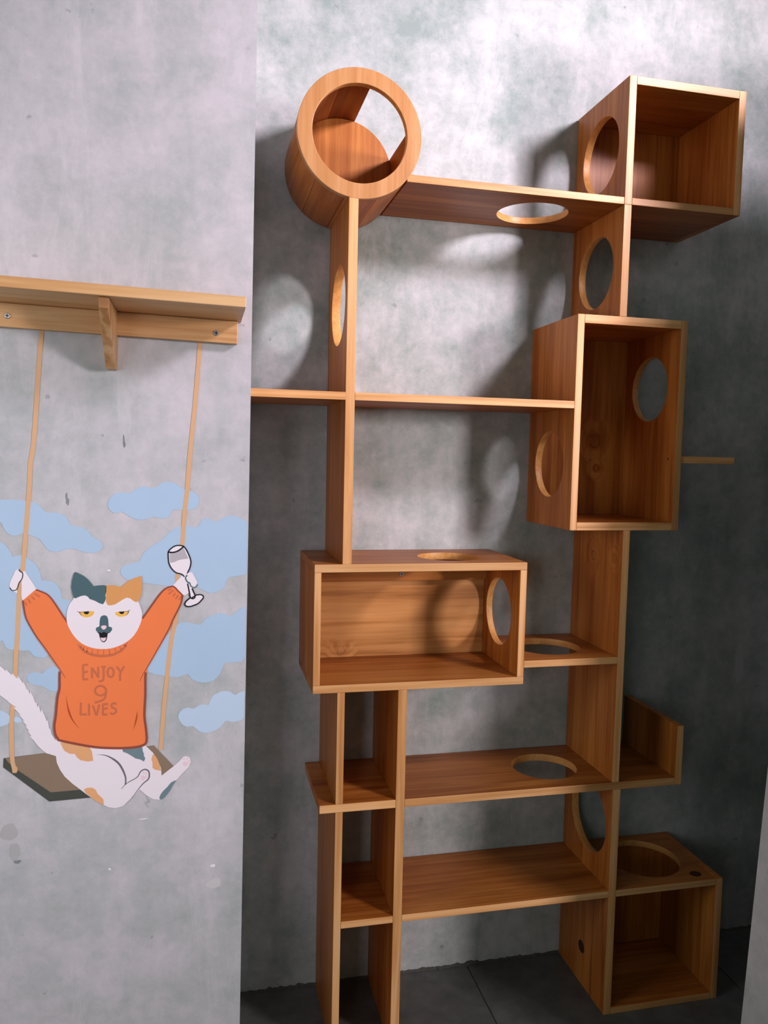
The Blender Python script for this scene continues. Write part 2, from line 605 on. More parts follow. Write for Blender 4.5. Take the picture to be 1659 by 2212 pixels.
# wide box
b = empty('cubby_box', unit, label='wide low box with a lit back panel and a screw')
board('top_panel', 0.0269, 0.6117, Y0, Y1, 1.3233, 1.3446, 0, b, (0.430, 0.135, 0.089))
board('bottom_panel', 0.0269, 0.6117, Y0, Y1, 1.0058, 1.0270, 0, b)
board('side_panel', 0.0269, 0.0452, Y0, Y1, 1.0270, 1.3233, 2, b)
board('side_panel', 0.5923, 0.6117, Y0, Y1, 1.0270, 1.3233, 2, b, (0.155, 1.180, 0.098))
board('back_panel', 0.0452, 0.5923, 0.2764, 0.292, 1.0270, 1.3233, 0, b, mat=KNOT_C)
board('batten', 0.0452, 0.5923, 0.258, 0.2764, 1.2565, 1.3233, 0, b)
screw(0.3243, 0.2579, 1.2765, 0.0068, b)

# square box on the floor
b = empty('cubby_box', unit, label='dark square box standing on the floor with a round hole on top')
board('side_panel', 1.2590, 1.2801, Y0, Y1, 0.0, 0.3794, 2, b)
board('top_panel', 0.9251, 1.2590, Y0, Y1, 0.3597, 0.3794, 0, b, (1.103, 0.155, 0.113))
board('bottom_panel', 0.9251, 1.2590, Y0, Y1, 0.0, 0.0200, 0, b)
board('back_panel', 0.9251, 1.2590, 0.278, 0.294, 0.0200, 0.3597, 2, b)



def disc(name, centre, r, rot, mat, parent):
    me_ = bpy.data.meshes.new(name)
    bm_ = bmesh.new()
    bmesh.ops.create_circle(bm_, cap_ends=True, radius=r, segments=24, matrix=Matrix.Translation(centre) @ rot)
    bm_.to_mesh(me_)
    bm_.free()
    return link(name, me_, mat, parent)


BROWNISH = plain('dark_knot', (0.045, 0.016, 0.008, 1), 0.7, mottled=0.3)
disc('dark_knot', (1.212, 0.038, 0.3797), 0.018, Matrix.Scale(0.85, 4, (0, 1, 0)), BROWNISH, b)
disc('small_hole', (0.9009, 0.147, 0.118), 0.019, Matrix.Rotation(math.radians(-90), 4, 'Y'), BROWNISH, b)

# round drum with an open quarter
DX, DZ = 0.1245, 2.425
d = empty('drum', unit, label='round drum with a ring front and an open upper quarter')
RINGW = wood('wood_ring_front', 2, (0.40, 0.165, 0.045), (0.53, 0.25, 0.085), (0.64, 0.345, 0.145), rough=0.4)
ring_sector('front_ring', DX, DZ, 0.1205, 0.158, 0, 360, 0.0, 0.019, [RINGW, RIM], d, 96)
ns = 10
a0, a1 = 75.5, 378.5
for k in range(ns):
    p, q = a0 + (a1 - a0) * k / ns, a0 + (a1 - a0) * (k + 1) / ns
    ring_sector('stave', DX, DZ, 0.1465, 0.158, p + 0.12, q - 0.12, 0.019, 0.296, [W[1]], d, 8)
ring_sector('back_disc', DX, DZ, 0.0005, 0.1462, 0, 360, 0.280, 0.296, [W[2]], d, 72)

# ---------------------------------------------------------------- the small wall shelf on the left
ws = empty('wall_shelf', loc=(-0.18, YL, 1.87), label='short pine wall shelf on one bracket above the painted cat', category='shelf')
ws.rotation_euler = (0, math.radians(1.25), 0)
og = (0, 0, 0)
P_D, P_M, P_L = (0.43, 0.205, 0.072), (0.58, 0.32, 0.132), (0.70, 0.45, 0.225)
PINE = [wood('pine_x', 0, P_D, P_M, P_L, seed=2.0), wood('pine_y', 1, P_D, P_M, P_L, seed=4.0), wood('pine_z', 2, P_D, P_M, P_L, ring=0.12, seed=6.0)]
bd = board('board', -0.530, 0.008, -0.20, -0.0005, 0.0505, 0.0720, 0, ws, mat=PINE[0])
bd.data.materials[1] = PINE[0]
rl = board('rail', -0.522, 0.0, -0.020, -0.0005, 0.0, 0.0500, 0, ws, mat=PINE[0])
rl.data.materials[1] = PINE[0]
# tapered bracket: profile in y-z
br = prism('bracket', [(-0.0205, 0.0500), (-0.186, 0.0500), (-0.182, 0.030), (-0.120, -0.020), (-0.060, -0.062), (-0.040, -0.075), (-0.0005, -0.075), (-0.0005, -0.001), (-0.0205, -0.001)], 0, -0.2760, -0.2560, [PINE[2]], ws)
bevel(br, 0.002)
screw(-0.4766, -0.0205, 0.0232, 0.0062, ws)
screw(-0.0466, -0.0205, 0.0205, 0.0062, ws)

# ---------------------------------------------------------------- the painted mural
PAINT = {k: plain('paint_' + k, tuple(min(0.86, v * 1.05) for v in lin(*c)[:3]) + (1,), 0.7, mottled=m) for k, c, m in [
    ('cloud', (163, 189, 213), 0.05), ('cloud_pale', (178, 200, 221), 0.05), ('white', (224, 218, 224), 0.02), ('orange', (229, 122, 70), 0.05),
    ('brown', (140, 72, 56), 0.1), ('collar', (190, 104, 70), 0.04), ('fold', (176, 74, 38), 0.05), ('teal', (70, 98, 104), 0.05),
    ('teal_pale', (106, 128, 135), 0.05), ('tan', (218, 163, 116), 0.05), ('ginger', (207, 148, 90), 0.04), ('yellow', (226, 178, 84), 0.08),
    ('black', (20, 22, 26), 0.0), ('outline_dark', (38, 50, 58), 0.0), ('outline_teal', (92, 112, 116), 0.0), ('outline_grey', (106, 102, 112), 0.05),
    ('pink', (226, 198, 206), 0.03), ('rope', (205, 164, 124), 0.05), ('seat_top', (132, 114, 95), 0.06), ('seat_edge', (68, 72, 66), 0.06),
    ('glass_grey', (172, 168, 175), 0.03)]}
MURAL=[
('cloud','cloud',[(0,[-6985,15062,-6913,15118,-6798,15138,-6677,15151,-6548,15150,-6418,15140,-6298,15125,-6204,15119,-6124,15103,-6049,15058,-5982,15001,-5931,14936,-5872,14882,-5771,14874,-5664,14873,-5577,14851,-5504,14815,-5449,14758,-5408,14695,-5391,14637,-5360,14591,-5262,14574,-5149,14557,-5060,14510,-4987,14452,-4945,14389,-4906,14330,-4831,14295,-4758,14260,-4716,14201,-4699,14137,-4713,14077,-4759,14026,-4847,13990,-4957,13974,-5075,13995,-5185,14028,-5252,14060,-5315,14081,-5408,14070,-5510,14048,-5609,14019,-5703,14004,-5789,14025,-5863,14074,-5923,14161,-5974,14247,-6009,14288,-6053,14316,-6138,14353,-6226,14385,-6283,14410,-6337,14419,-6414,14390,-6495,14361,-6569,14371,-6636,14403,-6688,14457,-6728,14522,-6749,14581,-6773,14641,-6832,14688,-6896,14759,-6960,14914])]),
('cloud','cloud',[(0,[-6996,14284,-6909,14398,-6810,14233,-6743,14198,-6686,14147,-6625,14051,-6578,13958,-6574,13919,-6563,13907,-6493,13921,-6405,13933,-6327,13908,-6248,13863,-6165,13806,-6090,13731,-6035,13627,-5996,13522,-5989,13442,-5966,13383,-5861,13366,-5741,13345,-5658,13268,-5597,13169,-5573,13054,-5550,12958,-5491,12934,-5421,12927,-5347,12912,-5291,12847,-5270,12641,-5293,12425,-5378,12356,-5508,12267,-5693,11967,-5868,11685,-5952,11634,-6005,11658,-6064,11662,-6115,11676,-6154,11703,-6188,11739,-6218,11787,-6251,11826,-6294,11826,-6352,11820,-6447,11835,-6543,11852,-6608,11856,-6660,11866,-6704,11895,-6740,11939,-6757,12005,-6793,12069,-6913,11970,-7023,12128,-7035,13218])]),
('cloud','cloud',[(0,[-4590,15080,-4569,15161,-4524,15237,-4451,15295,-4358,15332,-4240,15327,-4126,15321,-4057,15365,-3992,15417,-3895,15453,-3791,15472,-3695,15446,-3606,15428,-3529,15482,-3454,15546,-3370,15575,-3284,15583,-3197,15567,-3114,15533,-3047,15481,-2976,15428,-2872,15396,-2770,15367,-2699,15332,-2649,15290,-2620,15232,-2614,15165,-2626,15091,-2665,15022,-2733,14971,-2837,14939,-3015,14948,-3181,14948,-3235,14881,-3266,14806,-3335,14764,-3419,14745,-3518,14767,-3622,14787,-3724,14752,-3825,14716,-3926,14716,-4026,14740,-4135,14796,-4226,14855,-4263,14887,-4293,14900,-4365,14880,-4442,14865,-4507,14892,-4558,14941,-4585,15005])]),
('cloud','cloud',[(0,[-4330,13536,-4322,13602,-4279,13659,-4194,13702,-4095,13735,-4003,13753,-3927,13779,-3891,13843,-3859,13921,-3806,13997,-3724,14079,-3572,14175,-3418,14273,-3334,14367,-3265,14451,-3174,14517,-3077,14565,-2975,14585,-2870,14586,-2760,14560,-2663,14551,-2607,14620,-2559,14701,-2495,14748,-2420,14766,-2325,14721,-2228,14680,-2150,14723,-2070,14781,-1968,14811,-1859,14818,-1751,14792,-1645,14739,-1538,14676,-1522,14558,-1524,14324,-1526,14048,-1529,13767,-1530,13536,-1546,13454,-1670,13429,-1822,13409,-1954,13378,-1996,13283,-2024,13178,-2105,13105,-2200,13054,-2286,13026,-2376,13028,-2475,13073,-2587,13133,-2720,13190,-2866,13229,-3024,13217,-3177,13198,-3295,13207,-3417,13227,-3584,13250,-3758,13279,-3921,13314,-4062,13348,-4158,13366,-4230,13393,-4293,13459])]),
('cloud','cloud',[(0,[-1537,12653,-1541,12689,-1663,12658,-1782,12564,-1894,12479,-1976,12505,-2055,12550,-2158,12548,-2267,12526,-2379,12480,-2478,12421,-2526,12348,-2583,12296,-2718,12321,-2863,12359,-2956,12363,-3036,12345,-3116,12306,-3209,12223,-3338,12053,-3484,11869,-3657,11757,-3792,11642,-3827,11445,-3775,11261,-3596,11177,-3380,11135,-3212,11098,-3068,11085,-2950,11122,-2858,11149,-2806,11092,-2753,11016,-2656,10964,-2541,10933,-2415,10929,-2293,10959,-2196,11034,-2116,11136,-2066,11265,-2011,11373,-1917,11385,-1796,11383,-1623,11393,-1547,11501,-1544,11886,-1540,12299,-1538,12525])]),
('cloud','cloud_pale',[(0,[-3064,10142,-3062,10194,-3041,10238,-3009,10284,-2965,10322,-2906,10347,-2842,10356,-2780,10339,-2719,10326,-2664,10356,-2611,10393,-2558,10412,-2503,10420,-2440,10401,-2386,10394,-2365,10443,-2348,10509,-2315,10567,-2271,10619,-2212,10658,-2147,10687,-2085,10706,-2022,10713,-1950,10704,-1880,10682,-1826,10637,-1777,10603,-1731,10624,-1675,10656,-1584,10684,-1553,10672,-1554,10558,-1555,10399,-1557,10216,-1558,10056,-1600,9995,-1701,9976,-1775,9961,-1843,9959,-1916,9983,-1985,9992,-2039,9933,-2094,9859,-2167,9808,-2250,9770,-2344,9744,-2437,9735,-2518,9748,-2593,9782,-2664,9851,-2733,9912,-2803,9911,-2871,9904,-2937,9938,-2995,9992,-3038,10067])]),
('cloud','cloud',[(0,[-6304,11173,-6300,11228,-6275,11277,-6239,11308,-6192,11327,-6138,11332,-6082,11326,-6027,11302,-5978,11287,-5945,11322,-5915,11368,-5875,11400,-5831,11425,-5784,11442,-5734,11444,-5673,11424,-5622,11379,-5607,11298,-5610,11188,-5622,11024,-5654,10885,-5727,10866,-5808,10893,-5868,10923,-5919,10959,-5960,10991,-6001,11016,-6055,11022,-6112,11028,-6169,11048,-6222,11079,-6271,11122])]),
('cloud','cloud_pale',[(0,[-6913,10495,-6876,10515,-6825,10497,-6777,10472,-6736,10450,-6697,10422,-6669,10391,-6653,10356,-6648,10319,-6650,10284,-6659,10251,-6676,10221,-6698,10196,-6726,10177,-6759,10164,-6795,10156,-6838,10143,-6885,10135,-6917,10163,-6930,10263,-6928,10398])]),
('cloud','cloud_pale',[(0,[-6581,10318,-6565,10333,-6542,10347,-6519,10352,-6495,10347,-6471,10335,-6450,10318,-6431,10296,-6415,10270,-6410,10248,-6420,10229,-6441,10214,-6465,10205,-6493,10204,-6523,10209,-6548,10218,-6564,10231,-6574,10247,-6581,10265,-6586,10283,-6587,10301])]),
('swing_rope','rope',[(1,[-5964,18929,-5964,18903,-5971,18798,-5995,18529,-6025,18176,-6052,17802,-6082,17379,-6119,16851,-6157,16370,-6195,16130,-6226,15955,-6239,15733,-6247,15512,-6262,15305,-6282,15071,-6307,14771,-6337,14423,-6372,13997,-6409,13603,-6447,13371,-6479,13195,-6491,13023,-6497,12845,-6508,12607,-6521,12351,-6537,12088,-6554,11856,-6565,11723,-6573,11607,-6576,11460,-6583,11264,-6611,10931,-6641,10605,-6655,10449,-6663,10336,-6674,10199,-6680,10028,-6678,9742,-6674,9494,-6577,9491,-6581,9738,-6584,10023,-6577,10189,-6567,10324,-6559,10435,-6545,10591,-6516,10917,-6487,11253,-6480,11454,-6477,11600,-6469,11712,-6458,11846,-6442,12079,-6425,12343,-6412,12601,-6401,12839,-6395,13017,-6384,13180,-6353,13352,-6314,13589,-6277,13988,-6242,14415,-6212,14763,-6187,15064,-6167,15298,-6152,15508,-6143,15731,-6131,15946,-6101,16115,-6063,16362,-6024,16847,-5987,17376,-5958,17799,-5931,18173,-5900,18526,-5876,18796,-5870,18904,-5869,18936]),(3,[-6670,9508,-6668,9459,-6664,9389,-6658,9320,-6648,9260,-6637,9206,-6628,9162,-6623,9126,-6620,9095,-6617,9074,-6527,9080,-6529,9102,-6533,9135,-6538,9177,-6548,9224,-6559,9276,-6568,9329,-6573,9392,-6577,9460,-6579,9508]),(3.2,[-6513,9146,-6516,9122,-6522,9100,-6532,9083,-6545,9073,-6558,9070,-6572,9075,-6584,9087,-6594,9105,-6600,9128,-6601,9152,-6599,9177,-6592,9198,-6582,9215,-6570,9226,-6556,9229,-6543,9224,-6531,9212,-6521,9193,-6515,9171])]),
('swing_rope','rope',[(1,[-2648,18869,-2649,18834,-2657,18716,-2679,18418,-2708,18049,-2734,17699,-2764,17325,-2808,16883,-2850,16451,-2878,16102,-2900,15807,-2916,15569,-2933,15361,-2958,15155,-2982,14947,-2999,14713,-3012,14493,-3016,14356,-3031,14184,-3088,13810,-3141,13413,-3140,13158,-3130,12949,-3147,12704,-3169,12489,-3187,12379,-3207,12288,-3235,12169,-3271,11972,-3315,11591,-3359,11158,-3395,10807,-3428,10428,-3469,9867,-3501,9396,-3403,9382,-3371,9854,-3330,10414,-3297,10792,-3262,11143,-3217,11576,-3173,11954,-3139,12144,-3111,12261,-3090,12356,-3072,12473,-3049,12692,-3032,12945,-3042,13159,-3043,13403,-2991,13794,-2934,14169,-2918,14349,-2914,14487,-2901,14706,-2885,14937,-2860,15143,-2835,15351,-2819,15562,-2802,15801,-2781,16096,-2753,16443,-2711,16875,-2667,17318,-2637,17695,-2611,18045,-2582,18415,-2560,18713,-2552,18833,-2551,18869])]),
('swing_seat','seat_edge',[(2,[-6797,9421,-6806,9216,-5858,8359,-4975,8382,-5060,8687,-5624,9349,-5960,9487])]),
('swing_seat/seat_top','seat_top',[(2.4,[-6756,9413,-5960,9487,-5715,9401,-5624,9349,-5485,9030,-5161,8585,-5828,8571,-6512,9134,-6709,9331])]),
('swing_seat/seat_corner','seat_top',[(2.4,[-3832,9491,-3608,9511,-3168,8996,-3155,8947,-3430,8725,-3559,8976])]),
('cat_figure','white',[(3,[-5719,9817,-5715,9401,-5696,9246,-5627,9071,-5529,8909,-5374,8741,-5204,8588,-5075,8469,-4971,8380,-4831,8267,-4706,8188,-4612,8129,-4454,8091,-4296,8120,-4136,8262,-3913,8485,-3768,8336,-3624,8238,-3462,8208,-3348,8303,-3235,8450,-3105,8649,-2942,8828,-2828,8941,-2771,9059,-2796,9165,-2861,9207,-2943,9201,-3041,9095,-3171,8983,-3317,8872,-3430,8785,-3446,8968,-3511,9144,-3624,9341,-3768,9496,-3848,9595])]),
('cat_figure/tail','white',[(3.3,[-6938,11604,-6845,11511,-6725,11386,-6731,11439,-6671,11362,-6603,11291,-6603,11344,-6522,11228,-6488,11211,-6492,11272,-6427,11178,-6380,11093,-6379,11146,-6326,11023,-6292,10931,-6285,10976,-6245,10853,-6231,10898,-6170,10774,-6130,10635,-6109,10664,-6089,10542,-6061,10593,-6028,10432,-6000,10484,-5945,10351,-5898,10211,-5876,10240,-5850,10040,-5829,10039,-5796,9899,-5719,9771,-5608,9672,-5581,9470,-5715,9401,-5904,9476,-5987,9543,-6098,9672,-6180,9800,-6262,9881,-6220,9894,-6309,10021,-6261,10003,-6349,10130,-6301,10120,-6410,10255,-6362,10245,-6504,10427,-6429,10378,-6591,10568,-6523,10557,-6733,10726,-6665,10685,-6854,10852,-6961,10948,-7011,11249])]),
('cat_figure/fur_patch','tan',[(3.6,[-5622,9704,-5580,9608,-5538,9513,-5426,9436,-5312,9421,-5270,9340,-5200,9274,-5057,9233,-5044,9229,-4923,9238,-4928,9292,-4950,9445,-4981,9523,-5042,9603,-5268,9635,-5481,9695])]),
('cat_figure/fur_patch','tan',[(3.6,[-5133,8580,-5063,8617,-4954,8617,-4877,8560,-4830,8454,-4768,8390,-4713,8326,-4698,8205,-4722,8193,-4862,8290,-4971,8384,-5080,8491])]),
('cat_figure/fur_patch','teal_pale',[(3.6,[-4308,9497,-4134,9528,-3864,9528,-3848,9390,-3824,9337,-3824,9286,-3792,9215,-3824,9145,-3896,9196,-4008,9230,-4103,9304,-4198,9370,-4277,9401])]),
('cat_figure/fur_patch','tan',[(3.6,[-3600,9308,-3527,9188,-3466,9021,-3446,8902,-3575,8934,-3632,8981,-3632,9084,-3656,9189,-3632,9290])]),
('cat_figure/fur_patch','teal_pale',[(3.6,[-3105,8649,-3125,8611,-3170,8550,-3207,8477,-3251,8400,-3307,8324,-3365,8261,-3415,8223,-3454,8211,-3476,8234,-3478,8279,-3454,8334,-3413,8395,-3358,8452,-3300,8507,-3259,8561,-3219,8605,-3153,8639])]),
('cat_figure/leg_line','outline_grey',[(3.7,[-4315,8530,-4295,8553,-4268,8586,-4235,8622,-4195,8655,-4144,8684,-4082,8713,-4020,8743,-3970,8774,-3938,8809,-3918,8847,-3904,8880,-3887,8904,-3866,8921,-3842,8934,-3820,8941,-3800,8942,-3782,8938,-3763,8928,-3745,8915,-3733,8901,-3726,8884,-3721,8863,-3720,8839,-3720,8816,-3721,8793,-3723,8773,-3728,8753,-3740,8731,-3760,8709,-3790,8685,-3823,8658,-3856,8627,-3888,8589,-3919,8547,-3951,8504,-3982,8461,-4014,8419,-4045,8377,-4077,8335,-4107,8297,-4140,8259,-4174,8221,-4204,8189,-4225,8167,-4223,8165,-4202,8187,-4171,8218,-4136,8254,-4102,8291,-4070,8329,-4037,8369,-4004,8410,-3971,8451,-3938,8492,-3905,8534,-3872,8574,-3841,8609,-3808,8638,-3774,8663,-3742,8686,-3717,8711,-3701,8737,-3692,8763,-3689,8788,-3688,8812,-3688,8838,-3690,8866,-3696,8894,-3707,8919,-3725,8940,-3748,8957,-3774,8970,-3801,8974,-3827,8971,-3854,8961,-3881,8945,-3906,8923,-3924,8893,-3938,8859,-3955,8823,-3983,8791,-4029,8760,-4089,8730,-4151,8700,-4204,8668,-4244,8633,-4277,8595,-4304,8561,-4322,8537])]),
('cat_figure/leg_line','outline_grey',[(3.7,[-4842,9372,-4811,9369,-4766,9363,-4717,9354,-4672,9341,-4633,9323,-4596,9301,-4559,9275,-4523,9248,-4488,9218,-4452,9187,-4419,9155,-4389,9121,-4363,9082,-4339,9039,-4317,8994,-4297,8950,-4278,8907,-4262,8864,-4249,8822,-4240,8782,-4237,8741,-4239,8698,-4242,8660,-4244,8633,-4218,8627,-4214,8654,-4208,8693,-4205,8739,-4206,8785,-4214,8829,-4226,8875,-4242,8921,-4259,8966,-4278,9013,-4300,9060,-4326,9107,-4356,9150,-4389,9189,-4426,9223,-4465,9254,-4504,9280,-4544,9305,-4584,9327,-4626,9346,-4668,9360,-4715,9369,-4766,9373,-4810,9374,-4842,9376])]),
('cat_figure/paw_pad','pink',[(3.8,[-2838,9025,-2844,8999,-2860,8978,-2883,8968,-2910,8970,-2933,8983,-2950,9006,-2956,9034,-2950,9060,-2934,9081,-2910,9091,-2884,9089,-2860,9076,-2844,9053])]),
('cat_figure/paw_pad','pink',[(3.8,[-2905,9141,-2908,9130,-2915,9121,-2924,9117,-2935,9118,-2945,9123,-2952,9133,-2954,9144,-2952,9156,-2945,9164,-2935,9168,-2925,9168,-2915,9162,-2908,9153])]),
('cat_figure/paw_pad','pink',[(3.8,[-2835,9150,-2837,9138,-2844,9129,-2853,9124,-2863,9125,-2872,9131,-2879,9141,-2881,9153,-2879,9165,-2872,9174,-2863,9179,-2853,9178,-2844,9172,-2837,9162])]),
('cat_figure/paw_pad','pink',[(3.8,[-2792,9092,-2794,9081,-2801,9072,-2810,9068,-2820,9068,-2829,9074,-2836,9083,-2838,9095,-2836,9106,-2829,9115,-2820,9119,-2810,9118,-2801,9113,-2794,9103])]),
('cat_figure/paw_pad','pink',[(3.8,[-2792,9029,-2793,9019,-2798,9012,-2805,9008,-2812,9009,-2818,9013,-2823,9022,-2825,9031,-2823,9041,-2819,9049,-2812,9053,-2805,9052,-2798,9047,-2794,9039])]),
('cat_figure/paw_pad','pink',[(3.8,[-3797,8757,-3802,8732,-3815,8713,-3835,8703,-3856,8704,-3875,8717,-3889,8738,-3893,8764,-3888,8789,-3875,8808,-3856,8818,-3835,8817,-3815,8804,-3802,8783])]),
('cat_figure/paw_pad','pink',[(3.8,[-3800,8878,-3803,8866,-3809,8857,-3819,8852,-3830,8853,-3839,8859,-3846,8869,-3848,8881,-3846,8893,-3839,8902,-3830,8907,-3819,8906,-3809,8900,-3803,8890])]),
('cat_figure/paw_pad','pink',[(3.8,[-3751,8852,-3753,8840,-3759,8831,-3768,8826,-3778,8827,-3787,8833,-3793,8843,-3796,8855,-3793,8867,-3787,8876,-3778,8880,-3768,8880,-3759,8874,-3753,8864])]),
('cat_figure/paw_pad','pink',[(3.8,[-3759,8770,-3761,8760,-3767,8753,-3776,8749,-3786,8750,-3795,8755,-3801,8763,-3804,8773,-3801,8783,-3795,8790,-3786,8794,-3776,8793,-3767,8788,-3761,8780])]),
('cat_figure/paw','white',[(4,[-6360,13570,-6323,13599,-6279,13530,-6207,13410,-6136,13291,-6082,13191,-6193,13054,-6321,12948,-6375,12959,-6394,13048,-6385,13285,-6391,13354,-6380,13403,-6359,13491])]),
('cat_figure/paw','white',[(4,[-6449,13638,-6504,13601,-6531,13553,-6550,13494,-6596,13406,-6629,13299,-6621,13230,-6590,13180,-6545,13167,-6491,13183,-6463,13237,-6435,13335,-6380,13403,-6359,13491,-6364,13556,-6414,13591])]),
('cat_figure/paw','white',[(4,[-6554,13150,-6478,13099,-6473,13178,-6527,13164])]),
('cat_figure/finger_line','outline_dark',[(4.3,[-6446,13624,-6441,13614,-6434,13598,-6422,13582,-6404,13568,-6385,13556,-6373,13544,-6369,13531,-6368,13514,-6369,13493,-6373,13467,-6379,13440,-6389,13414,-6404,13391,-6425,13368,-6443,13340,-6455,13306,-6464,13270,-6472,13240,-6480,13219,-6487,13203,-6496,13191,-6511,13182,-6528,13177,-6545,13174,-6560,13175,-6573,13179,-6584,13187,-6595,13202,-6606,13223,-6614,13239,-6628,13231,-6621,13215,-6609,13192,-6596,13173,-6580,13162,-6563,13156,-6545,13155,-6525,13157,-6504,13164,-6485,13175,-6472,13191,-6463,13210,-6454,13234,-6445,13264,-6437,13299,-6426,13330,-6409,13354,-6389,13377,-6371,13402,-6359,13432,-6352,13463,-6348,13490,-6346,13514,-6348,13536,-6355,13557,-6372,13575,-6391,13588,-6406,13599,-6414,13612,-6421,13626,-6425,13636])]),
('cat_figure/paw','white',[(4,[-3191,13220,-3122,13301,-2994,13438,-2925,13437,-2875,13302,-2835,13043,-2934,12983,-3053,13068,-3132,13162])]),
('cat_figure/paw','white',[(5.2,[-2856,13508,-2807,13528,-2757,13507,-2717,13434,-2657,13309,-2644,13236,-2686,13175,-2756,13181,-2796,13229,-2816,13281,-2865,13312,-2910,13395])]),
('cat_figure/finger_line','outline_teal',[(5.5,[-2884,13469,-2897,13454,-2916,13430,-2927,13396,-2919,13359,-2902,13322,-2882,13291,-2859,13273,-2839,13266,-2828,13260,-2822,13244,-2815,13219,-2803,13193,-2780,13173,-2754,13158,-2727,13150,-2701,13153,-2679,13165,-2661,13180,-2647,13200,-2637,13221,-2631,13236,-2657,13248,-2663,13234,-2672,13215,-2682,13201,-2695,13191,-2710,13183,-2725,13181,-2742,13187,-2763,13199,-2778,13212,-2786,13229,-2792,13254,-2803,13281,-2825,13296,-2845,13303,-2858,13313,-2873,13338,-2888,13370,-2893,13394,-2887,13411,-2871,13430,-2858,13444])]),
('wine_glass','white',[(4.6,[-3286,13994,-3222,14075,-3134,14131,-3046,14145,-2957,14119,-2898,14053,-2838,13929,-2788,13775,-2807,13631,-2846,13539,-2871,13457,-2915,13406,-2955,13447,-2994,13479,-3113,13511,-3211,13594,-3270,13718,-3295,13841])]),
('wine_glass/wine_shade','glass_grey',[(4.8,[-3261,13973,-3075,14003,-2952,14084,-2897,13950,-2847,13837,-2996,13818,-3074,13798,-3153,13758,-3246,13740,-3261,13840])]),
('wine_glass/stem','white',[(4.6,[-2870,13261,-2806,13249,-2756,13145,-2693,12968,-2755,12918,-2804,12939])]),
('wine_glass/foot','white',[(4.6,[-2804,12919,-2838,12898,-2869,12879,-2894,12858,-2912,12835,-2924,12809,-2928,12787,-2920,12766,-2904,12747,-2883,12734,-2862,12726,-2837,12723,-2804,12727,-2757,12739,-2703,12758,-2654,12781,-2616,12806,-2582,12834,-2555,12862,-2532,12887,-2514,12911,-2505,12933,-2508,12954,-2519,12972,-2535,12986,-2555,12995,-2579,13001,-2605,13003,-2633,13002,-2663,12999,-2695,12989,-2731,12969,-2769,12943])]),
('wine_glass/glass_outline','black',[(5,[-2925,13427,-2938,13444,-2959,13468,-2989,13491,-3027,13503,-3069,13512,-3107,13525,-3141,13549,-3173,13580,-3201,13613,-3224,13648,-3243,13684,-3258,13722,-3267,13759,-3272,13798,-3275,13841,-3278,13893,-3279,13946,-3274,13990,-3259,14019,-3238,14042,-3214,14064,-3187,14085,-3158,14102,-3130,14115,-3102,14122,-3075,14125,-3046,14124,-3017,14121,-2988,14116,-2964,14105,-2945,14088,-2928,14065,-2910,14035,-2890,13999,-2870,13958,-2851,13913,-2833,13866,-2816,13816,-2807,13768,-2808,13722,-2816,13677,-2826,13635,-2838,13601,-2852,13572,-2865,13545,-2874,13520,-2880,13501,-2884,13487,-2856,13477,-2852,13491,-2846,13510,-2838,13532,-2826,13558,-2811,13589,-2798,13626,-2787,13670,-2779,13719,-2778,13771,-2789,13823,-2806,13876,-2825,13924,-2844,13970,-2865,14013,-2885,14050,-2905,14081,-2925,14108,-2950,14130,-2980,14143,-3013,14150,-3045,14153,-3076,14153,-3107,14150,-3139,14142,-3171,14128,-3202,14108,-3231,14086,-3257,14063,-3282,14035,-3300,13998,-3306,13948,-3305,13892,-3302,13840,-3299,13796,-3293,13754,-3283,13714,-3267,13673,-3247,13633,-3222,13596,-3191,13561,-3157,13528,-3119,13501,-3076,13485,-3033,13477,-3000,13467,-2977,13448,-2958,13426,-2945,13410])]),
('wine_glass/glass_outline','black',[(5,[-3288,13972,-3272,13969,-3248,13965,-3220,13962,-3191,13963,-3162,13967,-3131,13974,-3099,13985,-3067,14000,-3032,14023,-2996,14052,-2964,14080,-2942,14099,-2963,14125,-2985,14106,-3016,14079,-3051,14051,-3083,14030,-3111,14016,-3140,14007,-3168,14001,-3194,13997,-3219,13996,-3244,13999,-3267,14003,-3283,14005])]),
('wine_glass/glass_outline','black',[(5,[-2878,13252,-2869,13210,-2857,13150,-2845,13092,-2837,13039,-2830,12987,-2819,12944,-2800,12915,-2778,12900,-2756,12893,-2735,12894,-2714,12902,-2698,12916,-2687,12934,-2680,12956,-2680,12980,-2687,13006,-2699,13032,-2711,13058,-2725,13091,-2741,13127,-2751,13152,-2780,13139,-2769,13114,-2754,13079,-2739,13045,-2727,13018,-2716,12995,-2710,12977,-2711,12961,-2715,12948,-2721,12938,-2730,12930,-2742,12925,-2753,12925,-2765,12929,-2778,12937,-2790,12955,-2799,12992,-2806,13043,-2815,13097,-2827,13156,-2839,13216,-2848,13259])]),
